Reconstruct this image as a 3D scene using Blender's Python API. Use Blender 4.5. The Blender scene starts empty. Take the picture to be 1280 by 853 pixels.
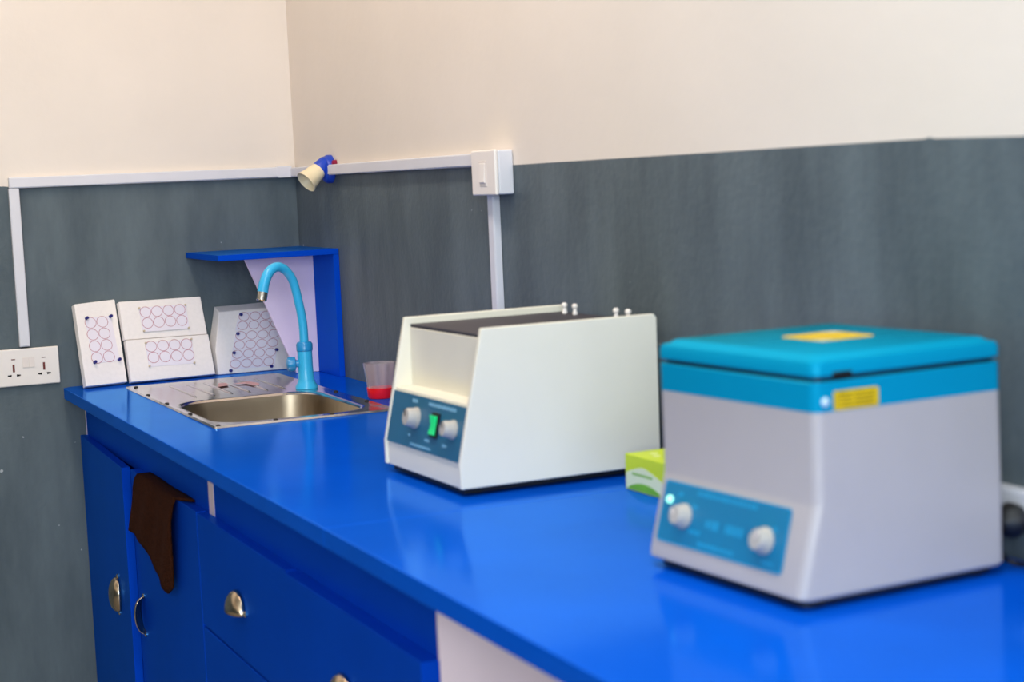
import bpy, bmesh, math, random
from mathutils import Vector, Matrix
random.seed(4)
S = bpy.context.scene
COL = S.collection
PI = math.pi

# ------------------------------------------------------------------ materials
def lin(h):
    h = h.lstrip('#')
    out = []
    for i in (0, 2, 4):
        c = int(h[i:i+2], 16)/255
        out.append(c/12.92 if c <= .04045 else ((c+.055)/1.055)**2.4)
    return (*out, 1)

def mat(name, col, rough=.5, metal=0, coat=0, var=.06, vscale=12, bump=0, bscale=60, emit=None, estr=0,
        trans=0, ior=1.45, spec=.5, aniso=None, alpha=1):
    m = bpy.data.materials.new(name); m.use_nodes = True
    nt = m.node_tree; N = nt.nodes; L = nt.links
    b = N['Principled BSDF']
    c = lin(col) if isinstance(col, str) else col
    b.inputs['Roughness'].default_value = rough
    b.inputs['Metallic'].default_value = metal
    b.inputs['Coat Weight'].default_value = coat
    b.inputs['Coat Roughness'].default_value = .12
    b.inputs['Transmission Weight'].default_value = trans
    b.inputs['IOR'].default_value = ior
    b.inputs['Specular IOR Level'].default_value = spec
    b.inputs['Alpha'].default_value = alpha
    tc = N.new('ShaderNodeTexCoord')
    src = tc.outputs['Object']
    if aniso:
        mp = N.new('ShaderNodeMapping'); mp.inputs['Scale'].default_value = aniso
        L.new(src, mp.inputs['Vector']); src = mp.outputs['Vector']
    n = N.new('ShaderNodeTexNoise'); n.inputs['Scale'].default_value = vscale; n.inputs['Detail'].default_value = 4
    L.new(src, n.inputs['Vector'])
    r = N.new('ShaderNodeValToRGB')
    r.color_ramp.elements[0].position = .3; r.color_ramp.elements[1].position = .7
    r.color_ramp.elements[0].color = tuple(max(0, x*(1-var)) for x in c[:3]) + (1,)
    r.color_ramp.elements[1].color = tuple(min(1, x*(1+var)) for x in c[:3]) + (1,)
    L.new(n.outputs['Fac'], r.inputs['Fac']); L.new(r.outputs['Color'], b.inputs['Base Color'])
    if bump:
        n2 = N.new('ShaderNodeTexNoise'); n2.inputs['Scale'].default_value = bscale; n2.inputs['Detail'].default_value = 3
        L.new(src, n2.inputs['Vector'])
        bp = N.new('ShaderNodeBump'); bp.inputs['Strength'].default_value = bump; bp.inputs['Distance'].default_value = .01
        L.new(n2.outputs['Fac'], bp.inputs['Height']); L.new(bp.outputs['Normal'], b.inputs['Normal'])
    if emit:
        b.inputs['Emission Color'].default_value = lin(emit); b.inputs['Emission Strength'].default_value = estr
    return m

def gloss_paint(name, col, tint, rough=.2, ior=1.35, var=.06, vscale=5, bump=.012, bscale=9):
    """saturated enamel: diffuse colour under a tinted gloss layer"""
    m = bpy.data.materials.new(name); m.use_nodes = True
    N = m.node_tree.nodes; L = m.node_tree.links; N.remove(N['Principled BSDF'])
    out = N['Material Output']
    tc = N.new('ShaderNodeTexCoord'); n = N.new('ShaderNodeTexNoise'); n.inputs['Scale'].default_value = vscale; n.inputs['Detail'].default_value = 4
    L.new(tc.outputs['Object'], n.inputs['Vector'])
    r = N.new('ShaderNodeValToRGB'); r.color_ramp.elements[0].position = .3; r.color_ramp.elements[1].position = .7
    r.color_ramp.elements[0].color = tuple(x*(1-var) for x in col[:3]) + (1,)
    r.color_ramp.elements[1].color = tuple(min(1, x*(1+var)) for x in col[:3]) + (1,)
    L.new(n.outputs['Fac'], r.inputs['Fac'])
    d = N.new('ShaderNodeBsdfDiffuse'); L.new(r.outputs['Color'], d.inputs['Color'])
    g = N.new('ShaderNodeBsdfGlossy'); g.inputs['Color'].default_value = (*tint, 1); g.inputs['Roughness'].default_value = rough
    fr = N.new('ShaderNodeFresnel'); fr.inputs['IOR'].default_value = ior
    mx = N.new('ShaderNodeMixShader'); L.new(fr.outputs[0], mx.inputs[0]); L.new(d.outputs[0], mx.inputs[1]); L.new(g.outputs[0], mx.inputs[2])
    n2 = N.new('ShaderNodeTexNoise'); n2.inputs['Scale'].default_value = bscale; L.new(tc.outputs['Object'], n2.inputs['Vector'])
    bp = N.new('ShaderNodeBump'); bp.inputs['Strength'].default_value = bump; bp.inputs['Distance'].default_value = .01
    L.new(n2.outputs['Fac'], bp.inputs['Height'])
    for q in (d, g, fr): L.new(bp.outputs['Normal'], q.inputs['Normal'])
    L.new(mx.outputs[0], out.inputs['Surface'])
    return m

def wall_grey(name, c0, c1):
    m = bpy.data.materials.new(name); m.use_nodes = True
    N = m.node_tree.nodes; L = m.node_tree.links; b = N['Principled BSDF']
    b.inputs['Roughness'].default_value = .5; b.inputs['Specular IOR Level'].default_value = .25
    tc = N.new('ShaderNodeTexCoord')
    mp = N.new('ShaderNodeMapping'); mp.inputs['Scale'].default_value = (5, 5, 1.3)
    L.new(tc.outputs['Object'], mp.inputs['Vector'])
    n = N.new('ShaderNodeTexNoise'); n.inputs['Scale'].default_value = 1.6; n.inputs['Detail'].default_value = 7; n.inputs['Roughness'].default_value = .62
    L.new(mp.outputs['Vector'], n.inputs['Vector'])
    r = N.new('ShaderNodeValToRGB'); r.color_ramp.elements[0].position = .34; r.color_ramp.elements[1].position = .68
    r.color_ramp.elements[0].color = lin(c0); r.color_ramp.elements[1].color = lin(c1)
    L.new(n.outputs['Fac'], r.inputs['Fac'])
    # sparse paint chips
    n3 = N.new('ShaderNodeTexNoise'); n3.inputs['Scale'].default_value = 42; n3.inputs['Detail'].default_value = 1
    L.new(tc.outputs['Object'], n3.inputs['Vector'])
    r3 = N.new('ShaderNodeValToRGB'); r3.color_ramp.elements[0].position = .79; r3.color_ramp.elements[1].position = .81
    r3.color_ramp.elements[0].color = (0, 0, 0, 1); r3.color_ramp.elements[1].color = (.6, .6, .6, 1)
    L.new(n3.outputs['Fac'], r3.inputs['Fac'])
    mx = N.new('ShaderNodeMix'); mx.data_type = 'RGBA'
    L.new(r3.outputs['Color'], mx.inputs[0]); L.new(r.outputs['Color'], mx.inputs[6]); mx.inputs[7].default_value = lin('#c8ccd0')
    L.new(mx.outputs[2], b.inputs['Base Color'])
    n2 = N.new('ShaderNodeTexNoise'); n2.inputs['Scale'].default_value = 70
    L.new(tc.outputs['Object'], n2.inputs['Vector'])
    bp = N.new('ShaderNodeBump'); bp.inputs['Strength'].default_value = .12; bp.inputs['Distance'].default_value = .01
    L.new(n2.outputs['Fac'], bp.inputs['Height']); L.new(bp.outputs['Normal'], b.inputs['Normal'])
    return m

M = {}
M['cream'] = mat('cream_wall_paint', '#e4d8cc', .6, var=.03, vscale=3, bump=.06, bscale=40)
M['grey'] = wall_grey('grey_gloss_wall_paint', '#4c565c', '#626d72')
M['floor'] = mat('terrazzo_floor', '#8a8780', .4, var=.15, vscale=40)
M['ceil'] = mat('ceiling_paint', '#efebe4', .7)
M['blue_top'] = gloss_paint('blue_worktop_gloss', (.0008, .094, .65), (.20, .55, 1.0), .13, 1.40)
M['blue'] = gloss_paint('blue_cabinet_paint', (.0015, .056, .52), (.10, .42, 1.0), .3, 1.3, bump=.02, bscale=20)
M['blue_edge'] = M['blue']
M['pinkboard'] = mat('unpainted_pink_white_board', '#f2d9dc', .45, var=.03)
M['lilac'] = mat('lilac_laminate', '#f4dcf2', .5, var=.04, vscale=8)
M['trunk'] = mat('white_plastic_trunking', '#d9d7dc', .4, var=.02)
M['ivory'] = mat('ivory_plastic', '#ece3dc', .35, var=.02)
M['ivory2'] = mat('ivory_plastic_switch', '#e4d8d0', .35, var=.02)
M['dark_slot'] = mat('dark_slot', '#1c1210', .6)
M['brown_slot'] = mat('brown_slot', '#6a2820', .6)
M['steel'] = mat('stainless_steel', '#c9c3c0', .16, metal=1, var=.05, vscale=6, bump=.12, bscale=18)
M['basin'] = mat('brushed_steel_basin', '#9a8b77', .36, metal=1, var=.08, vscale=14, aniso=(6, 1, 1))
M['nail'] = mat('dark_nail', '#2a2526', .5, metal=.4)
M['sticker'] = mat('pale_red', '#c99a9c', .45, var=.15, vscale=80)  # pale red of the strips on the drainer
M['tap'] = mat('turquoise_plastic', '#36b2e4', .3, var=.04, coat=.2)
M['tap2'] = mat('turquoise_plastic_darker', '#1f8ac6', .3, var=.04, coat=.2)
M['chrome'] = mat('chrome', '#c8c2b8', .14, metal=1, var=.03)
M['handle'] = mat('brushed_nickel', '#cdb79a', .2, metal=1, var=.06, vscale=50)
M['foam'] = mat('white_polystyrene', '#f1e9e4', .75, var=.025, vscale=120, bump=.05, bscale=240)
M['paper'] = mat('lilac_white_card', '#eae2ea', .6, var=.02)
M['ring'] = mat('printed_red_ring', '#b4606f', .6, var=.1)
M['pin'] = mat('dark_blue_pin', '#171a70', .35)
M['pin_pale'] = mat('pale_pin', '#c9b79c', .4)
M['towel'] = mat('brown_terry_cloth', '#3c1c0d', .95, var=.35, vscale=160, bump=.6, bscale=260, spec=.1)
M['lampblue'] = mat('blue_plastic', '#1440b4', .35)
M['lampcream'] = mat('cream_plastic', '#e9d8b4', .4, var=.04)
M['red'] = mat('dark_red_plastic', '#8a0a38', .4)
M['redbase'] = mat('bright_red_plastic', '#f0141e', .35)
M['clear'] = mat('clear_plastic', '#e8dade', .14, trans=.78, ior=1.3, var=.02)
M['white_metal'] = mat('white_powder_coat', '#e6dfcd', .4, var=.015, bump=.02, bscale=150)
M['teal_panel'] = mat('dark_teal_panel', '#20617f', .4, var=.05)
M['print'] = mat('pale_blue_print', '#7fb4d0', .5, var=.1)
M['print2'] = mat('cyan_print', '#1897c4', .5, var=.08)
M['knob'] = mat('grey_white_knob', '#b0aaa2', .4, var=.03)
M['green'] = mat('green_lit_switch', '#12a860', .3, emit='#10d878', estr=.5)
M['led'] = mat('green_white_indicator', '#b8ffe0', .3, emit='#90ffd8', estr=1.0)
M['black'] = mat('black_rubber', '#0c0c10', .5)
M['plate'] = mat('dark_grey_rubber_plate', '#35323a', .55, var=.08)
M['cent'] = mat('light_grey_plastic', '#b4acaa', .38, var=.015, coat=.15)
M['cyan'] = gloss_paint('bright_cyan_plastic', (.002, .26, .44), (.08, .80, 1.0), .27, 1.42, var=.03)
M['cyan_panel'] = mat('cyan_panel', '#0a749c', .38, var=.05)
M['yellow'] = mat('yellow_sticker', '#d8b40c', .45, var=.15, vscale=90)
M['pale'] = mat('pale_sticker_corner', '#c8c8b8', .45)
M['yellow_line'] = mat('dark_yellow_print', '#8a7208', .5)
M['lime'] = mat('lime_card', '#c6da22', .45, var=.06)
M['palelime'] = mat('pale_green_card', '#dde6bc', .45, var=.04)
M['leaf'] = mat('green_print', '#6fae1e', .45, var=.12, vscale=30)
M['white_dot'] = mat('pale_lime_dot', '#e6f0a4', .5)
M['screw'] = mat('bright_lock', '#d8ecf4', .3, metal=.2)

# ------------------------------------------------------------------ mesh helpers
class MB:
    def __init__(s): s.bm = bmesh.new(); s.mats = []
    def mi(s, m):
        if m not in s.mats: s.mats.append(m)
        return s.mats.index(m)
    def box(s, a, b, m=None, xf=None):
        vs = [s.bm.verts.new((x, y, z)) for x in (a[0], b[0]) for y in (a[1], b[1]) for z in (a[2], b[2])]
        fs = [(0,1,3,2),(4,6,7,5),(0,4,5,1),(2,3,7,6),(0,2,6,4),(1,5,7,3)]
        i = s.mi(m) if m else 0
        for f in fs:
            fc = s.bm.faces.new([vs[k] for k in f]); fc.material_index = i
        if xf:
            for v in vs: v.co = xf @ v.co
        return vs
    def prism(s, pts, vec, m=None):
        """polygon (3-D points) extruded along vec"""
        i = s.mi(m) if m else 0
        a = [s.bm.verts.new(p) for p in pts]; vec = Vector(vec)
        b = [s.bm.verts.new(Vector(p)+vec) for p in pts]
        n = len(pts)
        fs = [s.bm.faces.new(a), s.bm.faces.new(b[::-1])]
        for k in range(n): fs.append(s.bm.faces.new((a[k], b[k], b[(k+1) % n], a[(k+1) % n])))
        for f in fs: f.material_index = i
        return a, b
    def rings(s, rings, m=None, close=True, cap0=False, cap1=False):
        i = s.mi(m) if m else 0
        R = [[s.bm.verts.new(p) for p in r] for r in rings]
        n = len(R[0])
        for A, B in zip(R, R[1:]):
            for k in range(n if close else n-1):
                f = s.bm.faces.new((A[k], A[(k+1) % n], B[(k+1) % n], B[k])); f.material_index = i
        if cap0: s.bm.faces.new(R[0][::-1]).material_index = i
        if cap1: s.bm.faces.new(R[-1]).material_index = i
        return R
    def lathe(s, prof, seg=28, m=None, xf=None, cap0=True, cap1=True):
        rr = []
        for r, z in prof:
            ring = [Vector((r*math.cos(2*PI*k/seg), r*math.sin(2*PI*k/seg), z)) for k in range(seg)]
            rr.append([xf @ p for p in ring] if xf else ring)
        return s.rings(rr, m, True, cap0, cap1)
    def tube(s, pts, rad, seg=14, m=None, cap=True):
        pts = [Vector(p) for p in pts]; rr = []
        nrm = None
        for k, p in enumerate(pts):
            t = (pts[min(k+1, len(pts)-1)] - pts[max(k-1, 0)]).normalized()
            if nrm is None:
                nrm = t.orthogonal().normalized()
            nrm = (nrm - t*nrm.dot(t)).normalized()
            bn = t.cross(nrm)
            r = rad[k] if isinstance(rad, (list, tuple)) else rad
            rr.append([p + (nrm*math.cos(2*PI*j/seg) + bn*math.sin(2*PI*j/seg))*r for j in range(seg)])
        return s.rings(rr, m, True, cap, cap)
    def build(s, name, m=None, parent=None, bevel=0, bseg=3, sharp=35, merge=True, xf=None):
        if merge: bmesh.ops.remove_doubles(s.bm, verts=s.bm.verts, dist=1e-6)
        bmesh.ops.recalc_face_normals(s.bm, faces=s.bm.faces)
        if xf: bmesh.ops.transform(s.bm, matrix=xf, verts=s.bm.verts)
        me = bpy.data.meshes.new(name); s.bm.to_mesh(me); s.bm.free()
        if s.mats:
            for k in s.mats: me.materials.append(M[k])
        else: me.materials.append(M[m])
        me.polygons.foreach_set('use_smooth', [True]*len(me.polygons))
        me.set_sharp_from_angle(angle=math.radians(sharp))
        o = bpy.data.objects.new(name, me); COL.objects.link(o)
        if parent: o.parent = parent
        if bevel:
            bv = o.modifiers.new('bevel', 'BEVEL'); bv.width = bevel; bv.segments = bseg; bv.limit_method = 'ANGLE'
            bv.angle_limit = math.radians(30); bv.harden_normals = True
        return o

def tag(o, label=None, cat=None, group=None, kind=None):
    for k, v in (('label', label), ('category', cat), ('group', group), ('kind', kind)):
        if v: o[k] = v
    return o
def thing(name, loc, label, cat, rz=0, group=None):
    o = bpy.data.objects.new(name, None); COL.objects.link(o)
    o.location = loc; o.rotation_euler = (0, 0, rz); o.empty_display_size = .05
    return tag(o, label, cat, group)
def box(name, a, b, m, parent=None, bevel=0, bseg=2, rel=None):
    k = MB(); k.box(a, b); return k.build(name, m, parent, bevel, bseg)
def rrect(cx, cy, hx, hy, r, z, k=8):
    pts = []
    for (sx, sy, a0) in ((1, 1, 0), (-1, 1, 90), (-1, -1, 180), (1, -1, 270)):
        for j in range(k+1):
            a = math.radians(a0 + 90*j/k)
            pts.append((cx+sx*(hx-r)+r*math.cos(a), cy+sy*(hy-r)+r*math.sin(a), z))
    return pts
def catmull(P, n=8):
    P = [Vector(p) for p in P]; out = []
    for i in range(len(P)-1):
        p0 = P[max(i-1, 0)]; p1 = P[i]; p2 = P[i+1]; p3 = P[min(i+2, len(P)-1)]
        for j in range(n):
            t = j/n
            out.append(.5*((2*p1)+(p2-p0)*t+(2*p0-5*p1+4*p2-p3)*t*t+(3*p1-p0-3*p2+p3)*t**3))
    out.append(P[-1]); return out
def frame_mat(o, ex, ey):
    """matrix whose x,y axes are ex,ey and z the normal, at o"""
    ex = Vector(ex).normalized(); ez = ex.cross(Vector(ey)).normalized(); ey = ez.cross(ex)
    m = Matrix((ex, ey, ez)).transposed().to_4x4(); m.translation = Vector(o); return m

FLOOR = -.86      # the worktop surface is z = 0

# ------------------------------------------------------------------ the room
def struct(o): o['kind'] = 'structure'; return o
struct(box('floor', (-.12, -3.7, FLOOR-.1), (6.1, .12, FLOOR), 'floor'))
struct(box('ceiling', (-.12, -3.7, 1.95), (6.1, .12, 2.05), 'ceil'))
# back wall: cream above a hand-painted grey dado
bnd = [(-.0, .470), (.6, .470), (1.3371, .4684), (1.4989, .4689), (2.0145, .4695), (2.4252, .4705), (2.4705, .4706), (2.4809, .4721), (2.4896, .4703), (2.6361, .4669), (3.2, .466), (6.0, .466)]
w = MB()
lo = [(0, 0, FLOOR)] + [(x, 0, z) for x, z in bnd] + [(6, 0, FLOOR)]
hi = [(x, 0, z) for x, z in bnd] + [(6, 0, 1.95), (0, 0, 1.95)]
w.prism(lo, (0, .1, 0), 'grey'); w.prism(hi, (0, .1, 0), 'cream')
struct(w.build('wall_back', merge=False))
w = MB()
bl = [(0, .470), (-.66, .471), (-.7, .477), (-1.4, .477), (-3.6, .477)]
w.prism([(0, 0, FLOOR)] + [(0, y, z) for y, z in bl] + [(0, -3.6, FLOOR)], (-.1, 0, 0), 'grey')
w.prism([(0, y, z) for y, z in bl] + [(0, -3.6, 1.95), (0, 0, 1.95)], (-.1, 0, 0), 'cream')
struct(w.build('wall_left', merge=False))
w = MB(); w.box((0, -3.7, FLOOR), (6, -3.6, .47), 'grey'); w.box((0, -3.7, .47), (6, -3.6, 1.95), 'cream')
struct(w.build('wall_front', merge=False))
# right wall with a window opening
w = MB()
w.box((6, -3.6, FLOOR), (6.1, 0, .12), 'grey'); w.box((6, -3.6, 1.6), (6.1, 0, 1.95), 'cream')
for y0, y1 in ((-3.6, -3.35), (-1.05, 0)):
    w.box((6, y0, .47), (6.1, y1, 1.6), 'cream'); w.box((6, y0, .12), (6.1, y1, .47), 'grey')
struct(w.build('wall_right', merge=False))
w = MB()
for a, b in (((6.02, -3.35, .12), (6.07, -3.30, 1.6)), ((6.02, -1.10, .12), (6.07, -1.05, 1.6)), ((6.02, -3.30, 1.55), (6.07, -1.10, 1.6)), ((6.02, -3.30, .12), (6.07, -1.10, .17)), ((6.02, -2.225, .17), (6.07, -2.175, 1.55))):
    w.box(a, b)
struct(w.build('window_1', 'white_metal', merge=False))

# ------------------------------------------------------------------ trunking, switch, sockets
def trunking(name, a, b, label, lid):
    t = thing(name, (0, 0, 0), label, 'cable trunking')
    box('trunking_channel', a, b, 'trunk', t, .0015)
    return t
# left wall, horizontal
t = thing('cable_trunking', (.0, -.35, .484), 'white horizontal cable trunking along the left wall, on the edge of the grey paint', 'cable trunking')
k = MB(); k.box((.0004, -.34, -.0125), (.016, .336, .0125)); k.build('trunking_channel', 'trunk', t, .0015)
k = MB(); k.box((.016, -.338, -.0105), (.0175, .336, .0105)); k.build('trunking_lid', 'trunk', t, .0006)
k = MB(); k.box((.0004, .300, -.014), (.0195, .336, .014)); k.build('joint_cover', 'trunk', t, .001)
# left wall, vertical drop to the socket
t = thing('cable_trunking', (.0, -.680, .29), 'white vertical cable trunking dropping to the double socket on the left wall', 'cable trunking')
k = MB(); k.box((.0004, -.012, -.186), (.015, .012, .181)); k.build('trunking_channel', 'trunk', t, .0015)
k = MB(); k.box((.015, -.0105, -.184), (.0165, .0105, .181)); k.build('trunking_lid', 'trunk', t, .0006)
k = MB(); k.box((.001, -.008, -.1895), (.012, .008, -.186)); tag(k.build('cable_end', 'black', t), 'dark cable end below the trunking')
# back wall, horizontal
t = thing('cable_trunking', (.0, .0, .482), 'white horizontal cable trunking along the back wall between corner and switch box', 'cable trunking')
k = MB(); k.box((.0175, -.016, -.012), (1.204, -.0004, .012)); k.build('trunking_channel', 'trunk', t, .0015)
k = MB(); k.box((.0175, -.0175, -.010), (1.204, -.016, .010)); k.build('trunking_lid', 'trunk', t, .0006)
# back wall, vertical drop
t = thing('cable_trunking', (1.2315, .0, .2), 'white vertical cable trunking below the switch box, behind the open-topped machine', 'cable trunking')
k = MB(); k.box((-.0125, -.014, -.199), (.0125, -.0004, .216)); k.build('trunking_channel', 'trunk', t, .0015)
k = MB(); k.box((-.011, -.0155, -.199), (.011, -.014, .216)); k.build('trunking_lid', 'trunk', t, .0006)
# low trunking on the back wall seen behind the centrifuge
t = thing('cable_trunking', (2.5, .0, .066), 'white low cable trunking on the back wall right of the centrifuge', 'cable trunking')
k = MB(); k.box((-.25, -.018, -.017), (.9, -.0004, .017)); k.build('trunking_channel', 'trunk', t, .002)
k = MB(); k.box((-.25, -.0195, -.014), (.9, -.018, .014)); k.build('trunking_lid', 'trunk', t, .0006)
# switch box
t = thing('switch_box', (1.255, 0, .4565), 'white square switch box on the back wall with a rocker switch', 'switch')
k = MB(); k.box((-.050, -.030, -.0395), (.055, -.0004, .0400)); k.build('back_box', 'trunk', t, .003, 3)
k = MB(); k.box((-.051, -.0375, -.0405), (.056, -.030, .041)); k.build('faceplate', 'ivory', t, .003, 3)
k = MB(); k.box((-.014, -.0385, -.024), (.018, -.0375, .022)); k.build('rocker_frame', 'ivory2', t, .0005)
k = MB(); k.prism([(-.010, -.0385, -.019), (-.010, -.0415, -.017), (-.010, -.0395, .017), (-.010, -.0385, .018)], (.024, 0, 0)); k.build('rocker_switch', 'ivory', t, .0006)
# double socket on the left wall
t = thing('wall_socket', (0, -.6725, .0565), 'cream double wall socket on the left wall under the vertical trunking', 'socket')
k = MB(); k.box((.0004, -.0655, -.041), (.006, .0655, .041)); k.build('back_box', 'ivory', t, .001)
k = MB(); k.box((.006, -.0725, -.0435), (.0135, .0680, .0435)); k.build('faceplate', 'ivory', t, .003, 3)
for dy in (-.0365, .0325):
    k = MB()
    k.box((.0135, dy-.0025, -.010), (.0139, dy+.0025, .008), 'brown_slot')
    for s in (-1, 1):
        k.prism([(.0135, dy+s*.0055, -.0155), (.0135, dy+s*.0145, -.0195), (.0135, dy+s*.0145, -.0165), (.0135, dy+s*.0075, -.0215), (.0135, dy+s*.0055, -.0205)][:3] + [(.0135, dy+s*.0062, -.0212)], (.0004, 0, 0), 'dark_slot')
    k.build('pin_hole', None, t)
    k = MB(); k.box((.0135, dy-.0045, .0185), (.0141, dy+.0045, .0205)); tag(k.build('indicator_mark', 'brown_slot', t), 'small red-brown mark')
for y0 in (-.0155, -.0015):
    k = MB(); k.prism([(.0135, y0, -.001), (.0155, y0, -.001), (.0142, y0, .0225), (.0135, y0, .0225)], (0, .013, 0)); k.build('rocker_switch', 'ivory2', t, .0006)
# black plug and lead at the back wall, right of the centrifuge
t = thing('power_plug', (2.648, -.0200, .052), 'black power plug with lead against the wall behind the centrifuge', 'plug')
k = MB(); k.lathe([(.008, 0), (.017, .003), (.02, .012), (.016, .024), (.008, .03)], 20, xf=Matrix.Translation((0, 0, 0)) @ Matrix.Rotation(PI/2, 4, 'X')); k.build('plug_body', 'black', t)
k = MB(); k.tube(catmull([(0, -.026, 0), (.004, -.036, -.012), (.008, -.034, -.032), (.012, -.020, -.0435), (.05, -.014, -.0438), (.16, -.016, -.0438), (.30, -.015, -.0438)], 8), .003, 10); k.build('lead', 'black', t)

# ------------------------------------------------------------------ lamp holder
t = thing('lamp_holder', (.283, 0, .484), 'blue and cream bulb holder without a bulb, on the back wall near the corner', 'lamp holder')
RX = Matrix.Rotation(PI/2, 4, 'X')      # lathe axis +z -> -y
k = MB(); k.lathe([(.033, .0004), (.033, .010), (.030, .016), (.018, .022)], 32, xf=RX); k.build('mounting_base', 'lampblue', t)
axis = Vector((.16, -.78, -.60)).normalized()
q = axis.to_track_quat('Z', 'Y').to_matrix().to_4x4(); q.translation = Vector((0, -.014, .012))
k = MB(); k.lathe([(.018, -.004), (.019, .006), (.0195, .018), (.018, .024)], 28, xf=q); k.build('holder_neck', 'lampblue', t)
k = MB(); k.lathe([(.014, .022), (.0185, .0225), (.0205, .030), (.0225, .046), (.0265, .064), (.0275, .066), (.0265, .067), (.0245, .064), (.019, .04), (.014, .030), (.0, .029)], 32, xf=q, cap1=False); k.build('socket_shade', 'lampcream', t)
k = MB(); k.lathe([(.0, .0295), (.007, .0295), (.007, .032), (.0, .032)], 16, xf=q, cap0=False, cap1=False); tag(k.build('contact_plate', 'brown_slot', t), 'dark contact inside the cream cup')
k = MB(); k.lathe([(.0065, 0), (.0065, .008), (.004, .010)], 14, xf=Matrix.Translation((.040, -.0004, .014)) @ RX); tag(k.build('terminal_cap', 'red', t), 'small red cap')

# ------------------------------------------------------------------ worktop
def slab(name, x0, x1, hole, label, corner=False):
    xs = [x0] + ([.02] if corner else []) + ([hole[0], hole[1]] if hole else []) + [x1]
    ys = [-.6, -.016] if not hole else [-.6, hole[2], hole[3], -.0004]
    if not hole: ys = [-.6, -.0004]
    k = MB(); bm = k.bm; g = {}
    for i, x in enumerate(xs):
        for j, y in enumerate(ys):
            yy = -.580 if (corner and i == 0 and j == 0) else y
            g[i, j] = bm.verts.new((x, yy, 0))
    fs = []
    for i in range(len(xs)-1):
        for j in range(len(ys)-1):
            if hole and xs[i] == hole[0] and ys[j] == hole[2]: continue
            fs.append(bm.faces.new((g[i, j], g[i+1, j], g[i+1, j+1], g[i, j+1])))
    r = bmesh.ops.extrude_face_region(bm, geom=fs)
    for v in [e for e in r['geom'] if isinstance(e, bmesh.types.BMVert)]: v.co.z = -.026
    o = k.build(name, 'blue_top', None, .0015, 3)
    return tag(o, label, 'worktop')
slab('worktop', .0004, 1.9780, (.505, .915, -.468, -.14), 'glossy blue worktop length holding the steel sink', True)
slab('worktop', 1.9784, 3.6, None, 'glossy blue worktop length under the cyan-lidded centrifuge')

# ------------------------------------------------------------------ cabinets
def cup_pull(parent, loc, rot, a=.0375, h=.034, d=.021):
    """shell handle: dome upwards, mouth down, standing off the -y face"""
    k = MB(); rr = []
    for i in range(7):
        el = (PI/2)*i/6                       # 0 at the lower lip, up to the top
        ring = []
        for j in range(15):
            az = PI*j/14
            ca, sa = math.cos(az), math.sin(az)
            s = max(sa, 0)**.8
            ring.append(Vector((a*ca*(1-.12*math.sin(el)**2), -d*s*math.cos(el*.95), h*math.sin(el)*(.25+.75*s))))
        rr.append(ring)
    k.rings(rr, None, False)
    o = k.build('cup_handle', 'handle', parent, sharp=60)
    o.location = loc; o.rotation_euler = rot
    sd = o.modifiers.new('thickness', 'SOLIDIFY'); sd.thickness = .0018; sd.offset = 1
    for s in (-1, 1):
        k = MB(); k.lathe([(.0052, -.0004), (.0052, .002), (.003, .0042), (.0008, .0048)], 14, xf=Matrix.Translation((s*(a+.003), 0, .004)) @ RX)
        e = k.build('handle_lug', 'chrome', o)
    return o

def drawer(parent, x0, x1, z0, z1, y=-.5700, th=.0195, handle=True):
    k = MB(); k.box((x0, y, z0), (x1, y+th, z1)); d = k.build('drawer', 'blue', parent, .0015, 2)
    if handle: cup_pull(d, ((x0+x1)/2-.012, y, z1-.122), (0, 0, 0))
    return d

# sink cabinet
c1 = thing('base_cabinet', (.0, 0, 0), 'blue two-door base cabinet under the sink, left door slightly ajar', 'cabinet')
k = MB()
k.box((.0075, -.5500, -.1250), (1.1440, -.5350, -.0265))              # front rail
k.box((.0075, -.535, -.74), (.022, -.02, -.0265)); k.box((1.1290, -.535, -.74), (1.1430, -.02, -.0265))
k.box((.022, -.535, -.74), (1.129, -.02, -.725)); k.box((.022, -.03, -.725), (1.129, -.02, -.0265))
k.box((.03, -.50, FLOOR), (1.14, -.485, -.74))
k.build('carcass', 'blue', c1, merge=False)
k = MB(); k.box((.0008, -.5508, -.1250), (.0070, -.5350, -.0265)); tag(k.build('end_stile', 'pinkboard', c1), 'thin unpainted white edge at the wall')
d1 = MB(); d1.box((0, -.0185, -.735), (.559, 0, -.117)); d1 = d1.build('door', 'blue', c1, .0015, 2)
d1.location = (.0015, -.5470, 0); d1.rotation_euler = (0, 0, math.radians(-1.75))
cup_pull(d1, (.418, -.0185, -.414), (0, PI/2, 0))
k = MB(); k.box((.588, -.570, -.735), (1.143, -.5510, -.117)); d2 = k.build('door', 'blue', c1, .0015, 2)
cup_pull(d2, (.650, -.570, -.412), (0, -PI/2, 0))
# drawer cabinet
c2 = thing('base_cabinet', (1.2, 0, 0), 'blue base cabinet with drawers right of the sink cabinet', 'cabinet')
X = lambda x: x-1.2
k = MB()
k.box((X(1.2000), -.5500, -.1250), (X(2.2440), -.5350, -.0265)); k.box((X(1.1455), -.5500, -.1250), (X(1.1645), -.5350, -.0265))
k.box((X(1.1470), -.535, -.74), (X(1.162), -.02, -.0265))
k.box((X(1.162), -.535, -.74), (X(2.244), -.02, -.725)); k.box((X(1.162), -.03, -.725), (X(2.229), -.02, -.0265))
k.box((X(1.16), -.50, FLOOR), (X(2.22), -.485, -.74)); k.box((X(1.68), -.535, -.725), (X(1.695), -.03, -.13))
k.build('carcass', 'blue', c2, merge=False)
k = MB(); k.box((X(1.165), -.5508, -.1220), (X(1.1995), -.5350, -.0265)); tag(k.build('front_stile', 'pinkboard', c2), 'unpainted pinkish white stile')
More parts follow.
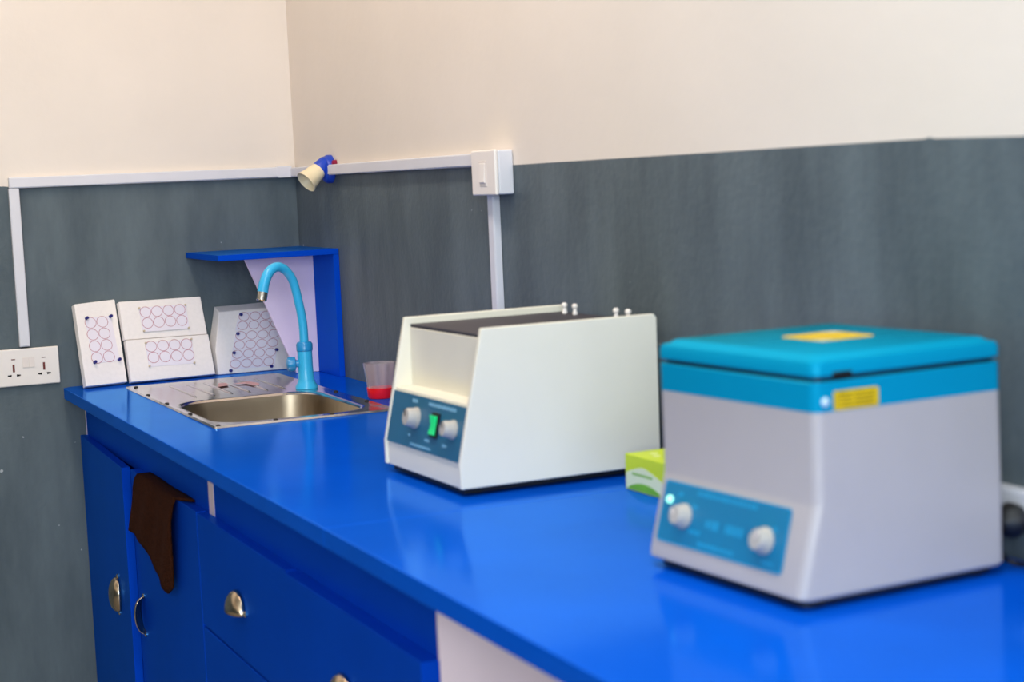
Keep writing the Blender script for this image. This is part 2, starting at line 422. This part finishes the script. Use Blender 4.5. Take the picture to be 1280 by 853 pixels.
k = MB(); k.box((X(2.2445), -.5502, FLOOR), (X(2.2500), -.02, -.0265)); tag(k.build('side_panel', 'pinkboard', c2), 'unpainted pinkish white side panel')
for z0, z1 in ((-.318, -.118), (-.525, -.3225), (-.735, -.5295)):
    drawer(c2, X(1.1475), X(1.6855), z0, z1)
    drawer(c2, X(1.690), X(2.2495), z0, z1, y=-.5745, th=.024)
# far support of the worktop (beyond the frame)
k = MB(); k.box((3.55, -.55, FLOOR), (3.57, -.02, -.0265)); tag(k.build('worktop_leg_panel', 'pinkboard'), 'pale panel carrying the right end of the worktop', 'panel')

# ------------------------------------------------------------------ towel
k = MB(); top = []
n, mrows = 26, 22
edge = [(0, .607, -.2405), (.17, .676, -.237), (.32, .744, -.246), (.55, .8356, -.276), (.80, .905, -.296), (.92, .944, -.304), (1, .977, -.286)]
def interp(s):
    for (a, x0, z0), (b, x1, z1) in zip(edge, edge[1:]):
        if s <= b: f = (s-a)/(b-a); return x0+(x1-x0)*f, z0+(z1-z0)*f
    return edge[-1][1:]
rows = []
for j in range(mrows+4):
    row = []
    for i in range(n+1):
        s = i/n
        xt = .694 + (1.018-.694)*s; zt = -.1125
        xb, zb = interp(s)
        if j < 4:                    # lying on the top edge of the door
            u = j/3
            xx = xt + .045*(1-u)*s
            row.append((xx, -.5515 - .0255*u, -.1125 + .0008*math.sin(s*9)))
        else:
            u = (j-3)/mrows
            wob = .0022*math.sin(s*11+u*2) + .0014*math.sin(s*23+1.5*u*3)
            row.append((xt+(xb-xt)*u, -.5805 - .004*min(1, u*4) + wob*min(1, u*3), zt+(zb-zt)*u - (.0012 if u < .08 else 0)))
    rows.append(row)
k.rings(rows, None, False)
tw = k.build('towel', 'towel', None, sharp=80)
sd = tw.modifiers.new('thickness', 'SOLIDIFY'); sd.thickness = .0045; sd.offset = 0
tag(tw, 'dark brown towel hung slantwise over the top of the cabinet door', 'towel')

# ------------------------------------------------------------------ sink
sk = thing('kitchen_sink', (.548, -.297, 0), 'stainless steel drop-in sink with drainer in the blue worktop', 'sink')
ox, oy = .548, -.297
cx, cy, hx, hy = .713-ox, -.304-oy, .192, .152
k = MB()
rim = [rrect(0, 0, .406, .183, .004, .0004), rrect(0, 0, .404, .181, .004, .0042), rrect(0, 0, .394, .171, .004, .0030),
       rrect(cx, cy, hx+.012, hy+.010, .075, .0024), rrect(cx, cy, hx+.004, hy+.004, .072, .0015), rrect(cx, cy, hx, hy, .07, -.003)]
k.rings(rim); k.build('sink_top', 'steel', sk, sharp=40)
k = MB()
bas = [rrect(cx, cy, hx-.0005, hy-.0005, .07, -.0031), rrect(cx, cy, hx-.003, hy-.003, .07, -.02), rrect(cx, cy, hx-.010, hy-.010, .068, -.115), rrect(cx, cy, hx-.022, hy-.022, .06, -.134), rrect(cx, cy, hx-.045, hy-.045, .05, -.140), rrect(cx, cy, .04, .04, .039, -.143)]
k.rings(bas, cap1=True); bo = k.build('basin', 'basin', sk, sharp=60)
k = MB(); k.lathe([(.030, -.1425), (.030, -.1405), (.022, -.1405), (.02, -.142), (.0, -.142)], 24, xf=Matrix.Translation((cx, cy, 0)), cap1=False); k.build('drain', 'chrome', sk)
k = MB()
for i in range(6):
    y = .105 - i*.040
    k.tube([(-.345, y, .0026), (-.335, y, .0030), (-.10, y, .0030), (-.088, y, .0026)], [.0012, .0028, .0028, .0012], 10)
k.build('drainer_ridges', 'steel', sk, merge=False)
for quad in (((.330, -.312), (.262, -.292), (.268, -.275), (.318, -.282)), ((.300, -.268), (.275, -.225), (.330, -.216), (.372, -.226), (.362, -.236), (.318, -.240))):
    k = MB(); k.prism([(x-ox, y-oy, .0058) for x, y in quad], (0, 0, .0004)); tag(k.build('red_strip', 'sticker', sk), 'pale red strip on the drainer')  # thin pale red shapes lying on the drainer
for x, y in ((.1751, -.462), (.3523, -.4735), (.5338, -.4735), (.7379, -.4735), (.944, -.3577), (.944, -.2447), (.944, -.470), (.60, -.122), (.80, -.122)):
    k = MB(); k.lathe([(.0048, 0), (.0048, .0022), (.003, .0036), (.0, .004)], 12, xf=Matrix.Translation((x-ox, y-oy, .0028)), cap1=False); tag(k.build('nail_head', 'nail', sk), 'dark nail head on the rim')

# ------------------------------------------------------------------ tap
tp = thing('swan_neck_tap', (.488, -.152, .003), 'turquoise swan-neck tap with chrome tip standing behind the basin', 'tap')
k = MB(); k.lathe([(.0245, .0), (.0245, .006), (.0205, .012), (.0175, .02), (.0165, .05), (.0165, .083)], 28); k.build('tap_body', 'tap', tp)
k = MB(); k.lathe([(.0165, .083), (.0180, .085), (.0182, .098), (.0150, .103), (.0115, .104)], 28); tag(k.build('collar', 'tap2', tp), 'darker turquoise collar')
hd = Vector((.35, -.937, 0))
prof = [(0, .100), (.001, .146), (.009, .192), (.020, .236), (.034, .258), (.050, .270), (.067, .272), (.085, .262), (.098, .241), (.104, .221)]
pts = catmull([hd*r + Vector((0, 0, z)) for r, z in prof], 6)
rad = [.0098 + .0022*max(0, (i/len(pts)-.45)/.55) for i in range(len(pts))]
k = MB(); k.tube(pts, rad, 18); k.build('spout', 'tap', tp)
e = pts[-1]; dirv = (pts[-1]-pts[-2]).normalized()
q = dirv.to_track_quat('Z', 'Y').to_matrix().to_4x4(); q.translation = e
k = MB(); k.lathe([(.0112, -.001), (.0115, .003), (.0115, .017), (.0098, .019), (.008, .0175), (.0, .0175)], 24, xf=q, cap1=False); k.build('aerator', 'chrome', tp)
sidev = Vector((-.25, -.97, 0)).normalized()
q = sidev.to_track_quat('Z', 'Y').to_matrix().to_4x4(); q.translation = Vector((0, 0, .056))
k = MB(); k.lathe([(.008, .012), (.008, .020), (.0150, .022), (.0165, .030), (.0150, .038), (.010, .041), (.0, .042)], 24, xf=q, cap1=False)
tag(k.build('turn_handle', 'tap2', tp), 'darker blue round handle')

# ------------------------------------------------------------------ corner shelf
sh = thing('corner_shelf', (0, 0, 0), 'small blue corner shelf on a lilac triangular bracket behind the tap', 'shelf')
k = MB(); k.box((.0006, -.2865, .2865), (.307, -.0004, .2998)); k.build('shelf_board', 'blue', sh, .0012, 2)
k = MB(); k.box((.0006, -.0140, .0003), (.307, -.0004, .2863)); k.build('back_panel', 'blue', sh, .001, 2)
k = MB(); k.prism([(.142, -.0142, .0004), (.142, -.0700, .0004), (.142, -.1850, .2862), (.142, -.0142, .2862)], (.009, 0, 0)); tag(k.build('bracket', 'lilac', sh, .0008, 2), 'pale lilac triangular bracket')

# ------------------------------------------------------------------ polystyrene boards
def ring_geo(k, c, rx, ry, z, w=.0011, seg=36):
    pts = []
    rr = []
    for (f, zz) in ((0, z), (w, z)):
        rr.append([(c[0]+(rx-f)*math.cos(2*PI*j/seg), c[1]+(ry-f)*math.sin(2*PI*j/seg), zz) for j in range(seg)])
    k.rings(rr, 'ring')
def card(parent, quad, circ, rx, ry, z=.0002, th=.0006):
    k = MB(); k.prism([(x, y, z) for x, y in quad], (0, 0, th), 'paper')
    for c in circ: ring_geo(k, c, rx, ry, z+th+.00015)
    return k.build('printed_card', None, parent, merge=False)
def pins(parent, P, m, r=.0038, stem=.009):
    for x, y in P:
        k = MB(); k.lathe([(.0012, -.003), (.0012, .001), (r, .0015), (r*.7, .004), (r*.62, stem-.002), (r, stem), (r*.9, stem+.0016), (0, stem+.002)], 14, xf=Matrix.Translation((x, y, 0)), cap1=False)
        k.build('push_pin', m, parent)
def board_frame(A, B, T):
    A, B, T = Vector(A), Vector(B), Vector(T)
    return frame_mat(A, B-A, T-A)

b1 = bpy.data.objects.new('foam_board', None)
def board(A, B, T, label, z=.0006):
    t = bpy.data.objects.new('foam_board', None); COL.objects.link(t)
    m = board_frame(A, B, T); m.translation = m.translation + Vector((0, 0, z)); t.matrix_world = m; t.empty_display_size = .04
    return tag(t, label, 'board')
bpy.data.objects.remove(b1)
t = board((.0892, -.5597, .006), (.0667, -.459, .006), (.030, -.563, .195), 'narrow white foam board with one card of red circles and dark blue pins')
k = MB(); k.prism([(.0, -.0, 0), (.1030, 0, 0), (.1110, .2020, 0), (.0085, .1980, 0)], (0, 0, -.020)); k.build('foam_slab', 'foam', t, .002, 2)
card(t, [(.0278, .0526), (.0943, .0526), (.0925, .1625), (.0275, .1632)], [(.0395, .1500), (.0689, .1500), (.0393, .1213), (.0688, .1217), (.0391, .0930), (.0686, .0935), (.039, .0648), (.069, .0652)], .0142, .0137)
pins(t, [(.0307, .1610), (.0905, .1606), (.0305, .0545), (.0915, .0548)], 'pin')

t = board((.0813, -.4535, .006), (.0643, -.2464, .006), (.030, -.459, .193), 'wide white foam board with two pinned cards of red circles, crease across')
k = MB()
k.prism([(.0, 0, 0), (.2070, 0, 0), (.2042, .0985, 0), (.0005, .1010, 0)], (0, 0, -.020), 'foam')
k.prism([(-.0010, .1022, -.0022), (.2025, .0996, -.0022), (.1990, .1930, -.0010), (-.0030, .1946, -.0010)], (0, 0, -.019), 'foam')
k.build('foam_slab', None, t, .0018, 2, merge=False)
C = [(.0579, .1645), (.0859, .1645), (.1140, .1645), (.1422, .1643), (.0593, .1378), (.0870, .1380), (.1152, .1379), (.1436, .1376)]
card(t, [(.0455, .1170), (.1591, .1162), (.1586, .1755), (.0428, .1765)], C, .0136, .0132)
C = [(.0595, .0806), (.0885, .0803), (.1172, .0797), (.1461, .0790), (.0614, .0536), (.0898, .0533), (.1182, .0527), (.1474, .0521)]
card(t, [(.0469, .0322), (.1600, .0308), (.1608, .0904), (.0462, .0908)], C, .0139, .0134)
pins(t, [(.0436, .175), (.157, .1744), (.1573, .1174), (.0475, .119), (.0471, .0898), (.1595, .0895), (.1581, .0316), (.0485, .0338)], 'pin_pale', .0026, .003)

t = board((.0400, -.2335, 0), (.0400, -.06, 0), (.034, -.2335, .16), 'white foam board with sloping edges and three cards of circles, behind the lilac bracket')
k = MB()
front = [(-.0005, .0, 0), (.205, 0, 0), (.186, .1560, 0), (.0125, .1520, 0)]
back = [(-.0150, .0, -.032), (.2135, 0, -.032), (.192, .1690, -.032), (.0085, .1655, -.032)]
front = [(-.0005, .0, 0), (-.0030, .06, 0), (.0120, .1520, 0), (.186, .1550, 0), (.205, 0, 0)]
back = [(-.0080, .0, -.032), (-.0110, .075, -.032), (.0085, .1655, -.032), (.190, .1690, -.032), (.212, 0, -.032)]
k.rings([front, back], None, True, True, True); k.build('foam_slab', 'foam', t, .0025, 2)
R6 = [(.0726, .1368), (.0677, .1154), (.0612, .0910), (.0565, .0688), (.0496, .0464), (.0432, .0235)]
for a, (q0, q1) in enumerate((((.0607, .1480), (.0480, .1040)), ((.0505, .1030), (.0380, .0580)), ((.0390, .0590), (.0275, .0110)))):
    circ = []
    for rrow in (R6[2*a], R6[2*a+1]):
        circ += [(rrow[0]+.0278*j, rrow[1]-.0004*j) for j in range(4)]
    wd = .113
    card(t, [(q1[0], q1[1]), (q1[0]+wd, q1[1]-.0015), (q0[0]+wd, q0[1]-.0015), (q0[0], q0[1])], circ, .0132, .0106, z=.0002+.0002*(2-a))
pins(t, [(.0645, .1425), (.0533, .0965), (.0406, .0510), (.0295, .0085), (.1479, .0498), (.1315, .0105)], 'pin')

# ------------------------------------------------------------------ clear tub with red base
t = thing('plastic_tub', (.742, -.0690, 0), 'clear ribbed plastic tub with bright red base between sink and white machine', 'tub')
k = MB()
def ribbed(r, z, amp, seg=48): return [(r*(1+amp*math.cos(9*2*PI*j/seg))*math.cos(2*PI*j/seg), r*(1+amp*math.cos(9*2*PI*j/seg))*math.sin(2*PI*j/seg), z) for j in range(seg)]
k.rings([ribbed(.0282, .0225, .045), ribbed(.0305, .045, .06), ribbed(.0340, .074, .07), ribbed(.0325, .074, .07), ribbed(.0290, .045, .06), ribbed(.0266, .0225, .045)]); k.build('clear_wall', 'clear', t, sharp=70)
k = MB(); k.lathe([(.0265, .0005), (.0282, .003), (.0298, .0222), (.027, .0224), (.024, .010), (.0, .009)], 36, cap1=False); k.build('red_base', 'redbase', t)

# ------------------------------------------------------------------ lettering too blurred to read: rows of small strokes
def strokes(parent, rows, m, to3d, name='printed_line'):
    for (u0, u1, v, h, wd) in rows:
        k = MB(); u = u0
        while u < u1:
            w_ = wd*random.uniform(.6, 1.1); hh = h*random.uniform(.75, 1.0)
            P = [to3d(u, v-hh/2), to3d(u+w_*.6, v-hh/2), to3d(u+w_*.6, v+hh/2), to3d(u, v+hh/2)]
            nn = (P[1]-P[0]).cross(P[3]-P[0]).normalized()
            k.prism(P, nn*(.0003 if nn.y < 0 else -.0003))
            u += w_
        k.build(name, m, parent, merge=False)

# ------------------------------------------------------------------ white open-topped machine
dv = thing('laboratory_rotator', (1.898, -.369, 0), 'white open-topped laboratory rotator with dark teal control panel, left of the centrifuge', 'lab machine', math.radians(1.4))
W, D, g = .294, .327, .012
cheek = [(0, 0, g), (0, 0, .0485), (0, .042, .2373), (0, .322, .2373), (0, .327, .232), (0, .325, g)]
k = MB()
k.prism([(-.009, y, z) for _, y, z in cheek], (.009, 0, 0)); k.build('side_cheek', 'white_metal', dv, .0018, 3)
k = MB(); k.prism([(-W, y, z) for _, y, z in cheek], (.009, 0, 0)); k.build('side_cheek', 'white_metal', dv, .0018, 3)
k = MB()
k.prism([(-W+.009, y, z) for y, z in ((.003, g), (.003, .0475), (.0215, .1305), (.049, .1310), (.049, .2215), (.318, .2215), (.318, g))], (W-.018, 0, 0)); k.build('housing', 'white_metal', dv, .0012, 2)
a_ = Vector((0, .0435, .2373)); b_ = Vector((0, .0010, .0460)); Ld = (Vector((0, .042, .2373))-Vector((0, 0, .0485))).normalized()
def dev3(u, v, o=0):           # v runs down the slope from the cheek top
    p = Vector((0, .042, .2373)) - Ld*v; nrm = Vector((0, -Ld.z, Ld.y)); return Vector((u, p.y, p.z)) + nrm*(o-.0022)
nrm = Vector((0, -Ld.z, Ld.y))
k = MB(); k.prism([dev3(-.2835, .1135), dev3(-.0105, .1135), dev3(-.0105, .1925), dev3(-.2835, .1925)], nrm*.0015); cp = k.build('control_panel', 'teal_panel', dv)
tag(cp, 'dark teal control panel')
strokes(cp, [(-.142, -.045, .1215, .0060, .006), (-.205, -.188, .1220, .006, .006), (-.203, -.196, .1740, .004, .004), (-.138, -.124, .1750, .005, .005), (-.073, -.057, .1755, .005, .005), (-.190, -.112, .1865, .0040, .005)], 'print', lambda u, v: dev3(u, v, .0016))
for u, v, r in ((-.182, .1470, .0150), (-.0425, .1490, .0128)):
    q = frame_mat(dev3(u, v, .0016), (1, 0, 0), (0, Ld.y, Ld.z))
    k = MB(); k.lathe([(r*1.1, 0), (r*1.1, .003), (r, .004), (r*.9, .0155), (r*.8, .0178), (0, .0182)], 28, xf=q, cap1=False)
    kb = k.build('knob', 'knob', cp)
    k = MB(); k.box((-.0012, .002, .0183), (.0012, r*.85, .0190), xf=q @ Matrix.Rotation(.5, 4, 'Z')); k.build('pointer_mark', 'dark_slot', kb)
q = frame_mat(dev3(-.106, .1500, .0016), (1, 0, 0), (0, Ld.y, Ld.z))
k = MB(); k.box((-.0125, -.0185, 0), (.0125, .0185, .0035), xf=q); sw = k.build('switch_frame', 'black', cp, .0008)
k = MB(); k.prism([q @ Vector(p) for p in ((-.009, -.014, .0036), (-.009, -.014, .0075), (-.009, .0, .005), (-.009, .014, .009), (-.009, .014, .0036))], (.018, 0, 0)); tag(k.build('rocker_switch', 'green', sw, .0006), 'green lit rocker switch')
k = MB(); k.box((-W+.0095, .0500, .2217), (-.0095, .316, .2268)); tag(k.build('platform', 'plate', dv, .001), 'dark grey rubber-covered platform')
for x, y in ((-.2430, .300), (-.2075, .300), (-.0745, .300), (-.0375, .300)):
    k = MB(); k.lathe([(.0042, .2269), (.0042, .230), (.003, .2325), (.003, .236), (.0046, .238), (.0046, .2415), (.003, .2435), (0, .244)], 16, xf=Matrix.Translation((x, y, 0)), cap1=False); k.build('peg', 'ivory', dv)
k = MB(); k.box((-W+.012, .010, .0030), (-.012, .318, g+.0003)); tag(k.build('gap_shade', 'black', dv, .001), 'black block added as shade under the rotator')  # added black block darkens the shaded gap below the housing
for x in (-.26, -.034):
    for y in (.035, .29):
        k = MB(); k.lathe([(.012, .0003), (.013, .004), (.012, g+.0002)], 20, xf=Matrix.Translation((x, y, 0))); tag(k.build('foot', 'black', dv), 'black rubber foot')

# ------------------------------------------------------------------ centrifuge
ce = thing('centrifuge', (2.689, -.3325, 0), 'light grey benchtop centrifuge with bright cyan lid, nearest on the worktop', 'centrifuge', math.radians(4.3))
def yz_loft(name, prof_fn, m, bevel): pass
k = MB()
# stacked rounded outlines: (y_front, z, inset)
secs = [(.0045, .0098, .003), (.0010, .0135, .0), (.0018, .022, .0), (.0235, .1040, .0), (.0245, .1085, .0), (.0245, .2000, .0)]
rr = []
for yf, z, ins in secs:
    yb = .278 if z < .15 else .2765
    rr.append(rrect(-.1410, (yf+yb)/2, .1410-ins, (yb-yf)/2-ins, .012, z, 6))
k.rings(rr, None, True, True, True); k.build('body', 'cent', ce, sharp=28)
k = MB()
rr = [rrect(-.1410, .1505, .1412, .1262, .012, z, 6) for z in (.2001, .2295)] + [rrect(-.1410, .1505, .1400, .1250, .011, .2307, 6)]
k.rings(rr, None, True, True, True); bd = k.build('collar_band', 'cyan', ce, sharp=40); tag(bd, 'cyan band below the lid')
k = MB(); k.rings([rrect(-.1410, .1505, .1355, .1205, .010, z, 6) for z in (.2307, .2352)], None, True, True, True); tag(k.build('lid_seal', 'black', ce), 'black seal in the lid gap')
k = MB()
rr = [rrect(-.1410, .1505, .1400, .1250, .011, .2352, 6), rrect(-.1410, .1505, .1416, .1266, .0125, .2365, 6), rrect(-.1410, .1505, .1416, .1266, .0125, .2475, 6), rrect(-.1410, .1505, .1400, .1250, .013, .2515, 6), rrect(-.1410, .1505, .1340, .1190, .014, .2532, 6), rrect(-.1410, .1505, .1305, .1155, .014, .2562, 6), rrect(-.1410, .1505, .1270, .1120, .013, .2572, 6)]
k.rings(rr, None, True, True, True); ld = k.build('lid', 'cyan', ce, sharp=40)
k = MB(); k.box((.0003, .047, .2335), (.0011, .0715, .2400)); tag(k.build('latch_notch', 'black', ld, .0002), 'black latch notch')
# sticker on the lid
k = MB(); z = .25725
xs0, ys0, hw = -.148, .162, .040
k.prism([(xs0-hw, ys0-hw+.010, z), (xs0-hw+.010, ys0-hw, z), (xs0+hw, ys0-hw, z), (xs0+hw, ys0+hw-.010, z), (xs0+hw-.010, ys0+hw, z), (xs0-hw, ys0+hw, z)], (0, 0, .0003), 'yellow')
k.prism([(xs0-hw, ys0+hw-.020, z+.0003), (xs0-hw+.020, ys0+hw, z+.0003), (xs0-hw, ys0+hw, z+.0003)], (0, 0, .0002), 'pale')
k.prism([(xs0+hw, ys0-hw+.020, z+.0003), (xs0+hw-.020, ys0-hw, z+.0003), (xs0+hw, ys0-hw, z+.0003)], (0, 0, .0002), 'pale')
tag(k.build('lid_sticker', None, ld, merge=False), 'yellow square warning sticker with pale corners')
k = MB()
lab = rrect(0, 0, .0290, .0098, .003, 0, 4)
k.prism([(.0003, .0768+p[0], .2106+p[1]) for p in lab], (.0005, 0, 0), 'yellow')
for i, zz in enumerate((.2165, .2125, .2085, .2045)):
    for y0, y1 in ((.055, .072), (.074, .100)):
        k.box((.0008, y0, zz-.0006), (.00095, y1, zz+.0006), 'yellow_line')
tag(k.build('rating_label', None, bd, merge=False), 'yellow rating label')
k = MB(); k.lathe([(.0046, .0), (.0046, .0012), (.0036, .0022), (0, .0024)], 18, xf=Matrix.Translation((.0003, .0371, .2106)) @ Matrix.Rotation(PI/2, 4, 'Y'), cap1=False); tag(k.build('lock_button', 'screw', bd), 'bright round lock')
k = MB(); k.rings([rrect(-.1410, .1405, .1310, .1290, .012, z, 6) for z in (.0030, .0101)], None, True, True, True); tag(k.build('gap_shade', 'black', ce), 'black block added as shade under the rotator')  # black block added in place of the shadow beneath the body
# control panel on the sloping front
A = Vector((0, .0235, .1040)); B = Vector((0, .0018, .022)); L2 = (A-B).normalized(); n2 = Vector((0, -L2.z, L2.y))
def ce3(u, v, o=0): p = A - L2*v; return Vector((u, p.y, p.z)) + n2*(o+.0003)
k = MB()
outl = rrect(-.1505, .0395, .1145, .0345, .005, 0, 5)
k.prism([ce3(p[0], p[1]) for p in outl], n2*.0012); cp = k.build('control_panel', 'cyan_panel', ce); tag(cp, 'cyan control panel')
k = MB()
oo = rrect(-.1505, .0395, .1145, .0345, .005, 0, 5); ii = rrect(-.1505, .0395, .1130, .0330, .004, 0, 5)
k.rings([[ce3(p[0], p[1], .0014) for p in oo], [ce3(p[0], p[1], .0014) for p in ii]]); tag(k.build('panel_border', 'print2', cp), 'lighter cyan border line')
strokes(cp, [(-.200, -.095, .0125, .0065, .007), (-.176, -.150, .0430, .0105, .010), (-.140, -.115, .0430, .0115, .009), (-.235, -.228, .018, .005, .005), (-.205, -.195, .028, .005, .005), (-.205, -.186, .0555, .006, .006), (-.185, -.118, .0665, .0055, .006), (-.060, -.052, .030, .005, .005), (-.070, -.050, .066, .005, .006)], 'print2', lambda u, v: ce3(u, v, .0014))
for u, v, r, rt in ((-.2185, .0410, .0122, .9), (-.0700, .0440, .0125, -.4)):
    q = frame_mat(ce3(u, v, .0013), (1, 0, 0), (0, L2.y, L2.z))
    k = MB(); k.lathe([(r*1.15, 0), (r*1.15, .003), (r, .0045), (r*.92, .0115), (r*.8, .0138), (0, .0142)], 28, xf=q, cap1=False); kb = k.build('knob', 'knob', cp)
    k = MB(); k.box((-.001, .002, .0143), (.001, r*.8, .0149), xf=q @ Matrix.Rotation(rt, 4, 'Z')); k.build('pointer_mark', 'ivory2', kb)
q = frame_mat(ce3(-.2500, .0265, .0013), (1, 0, 0), (0, L2.y, L2.z))
k = MB(); k.lathe([(.0045, 0), (.0045, .002), (.003, .004), (0, .0045)], 18, xf=q, cap1=False); tag(k.build('indicator_lamp', 'led', cp), 'pale green lit indicator')
for x in (-.255, -.027):
    for y in (.035, .25):
        k = MB(); k.lathe([(.014, .0003), (.015, .004), (.014, .0102)], 20, xf=Matrix.Translation((x, y, 0))); tag(k.build('foot', 'black', ce), 'black rubber foot')

# ------------------------------------------------------------------ lime carton
ct = thing('carton', (1.974, -.148, .0004), 'small lime green and white carton between rotator and centrifuge', 'carton', math.radians(1.0))
k = MB(); k.box((0, 0, 0), (.110, .075, .0505), 'lime')
o = k.build('box', None, ct, .0008, 2)
k = MB()
wave_t = [(.002+.106*i/12, -.0003, .036-.017*abs(i/12-.45)**1.3*2-.0*i) for i in range(13)]
k.prism([(.0015, -.0003, .0015), (.1085, -.0003, .0015)] + [(x, y, z) for x, y, z in wave_t[::-1]], (0, .0002, 0), 'palelime')
wave_b = [(.006+.095*i/12, -.0005, .0020+.011*math.sin(PI*i/12)**.7) for i in range(13)]
k.prism([(.101, -.0005, .0018), (.006, -.0005, .0018)][::-1] + wave_b[::-1], (0, .0002, 0), 'leaf')
x = .020
while x < .075:
    k.box((x, -.0005, .0225), (x+.004, -.0003, .0262), 'leaf'); x += .0058
tag(k.build('front_print', None, ct, merge=False), 'pale printed front with a green wave')
k = MB()
for x, y in ((.030, .030), (.052, .022), (.048, .048), (.075, .035)):
    k.lathe([(.006, .0506), (.006, .0508)], 18, xf=Matrix.Translation((x, y, 0)))
tag(k.build('top_print', 'white_dot', ct, merge=False), 'pale dots on the top')

# ------------------------------------------------------------------ light
def area(name, loc, size, sy, energy, col, rot):
    l = bpy.data.lights.new(name, 'AREA'); l.shape = 'RECTANGLE'; l.size = size; l.size_y = sy; l.energy = energy; l.color = col
    o = bpy.data.objects.new(name, l); COL.objects.link(o); o.location = loc; o.rotation_euler = rot; return o
area('window_daylight', (5.98, -2.2, .9), 1.4, 2.2, 118, (.80, .92, 1.0), (0, math.radians(90), 0))
area('ceiling_tube', (1.3, -.8, 1.93), 1.4, .3, 23, (1.0, .82, .66), (0, 0, 0))
area('ceiling_tube', (3.2, -.75, 1.93), 1.4, .3, 27, (.84, .95, 1.0), (0, 0, 0))
wd = bpy.data.worlds.new('world'); S.world = wd; wd.use_nodes = True
bg = wd.node_tree.nodes['Background']; bg.inputs[0].default_value = (.75, .85, 1, 1); bg.inputs[1].default_value = 1.0

# ------------------------------------------------------------------ camera
r_ = Vector((0.4114124760517938, 0.9103758284839475, -0.04422245426362513))
u_ = Vector((-0.06893430305571689, 0.07945897527806445, 0.9944517751555288))
f_ = Vector((-0.9088387295946155, 0.4060814230667615, -0.09544653701899852))
cam = bpy.data.cameras.new('camera'); co = bpy.data.objects.new('camera', cam); COL.objects.link(co)
m = Matrix((r_, u_, -f_)).transposed().to_4x4(); m.translation = Vector((4.106060155237759, -1.267848135539512, 0.4480251072607845))
co.matrix_world = m
cam.sensor_width = 36; cam.lens = 2143.4368/1280*36; cam.clip_start = .02
cam.dof.use_dof = True; cam.dof.focus_distance = 3.75; cam.dof.aperture_fstop = 4.6
S.camera = co
S.view_settings.view_transform = 'Standard'; S.view_settings.look = 'None'; S.view_settings.gamma = 1
S.view_settings.exposure = 0; S.view_settings.use_curve_mapping = False
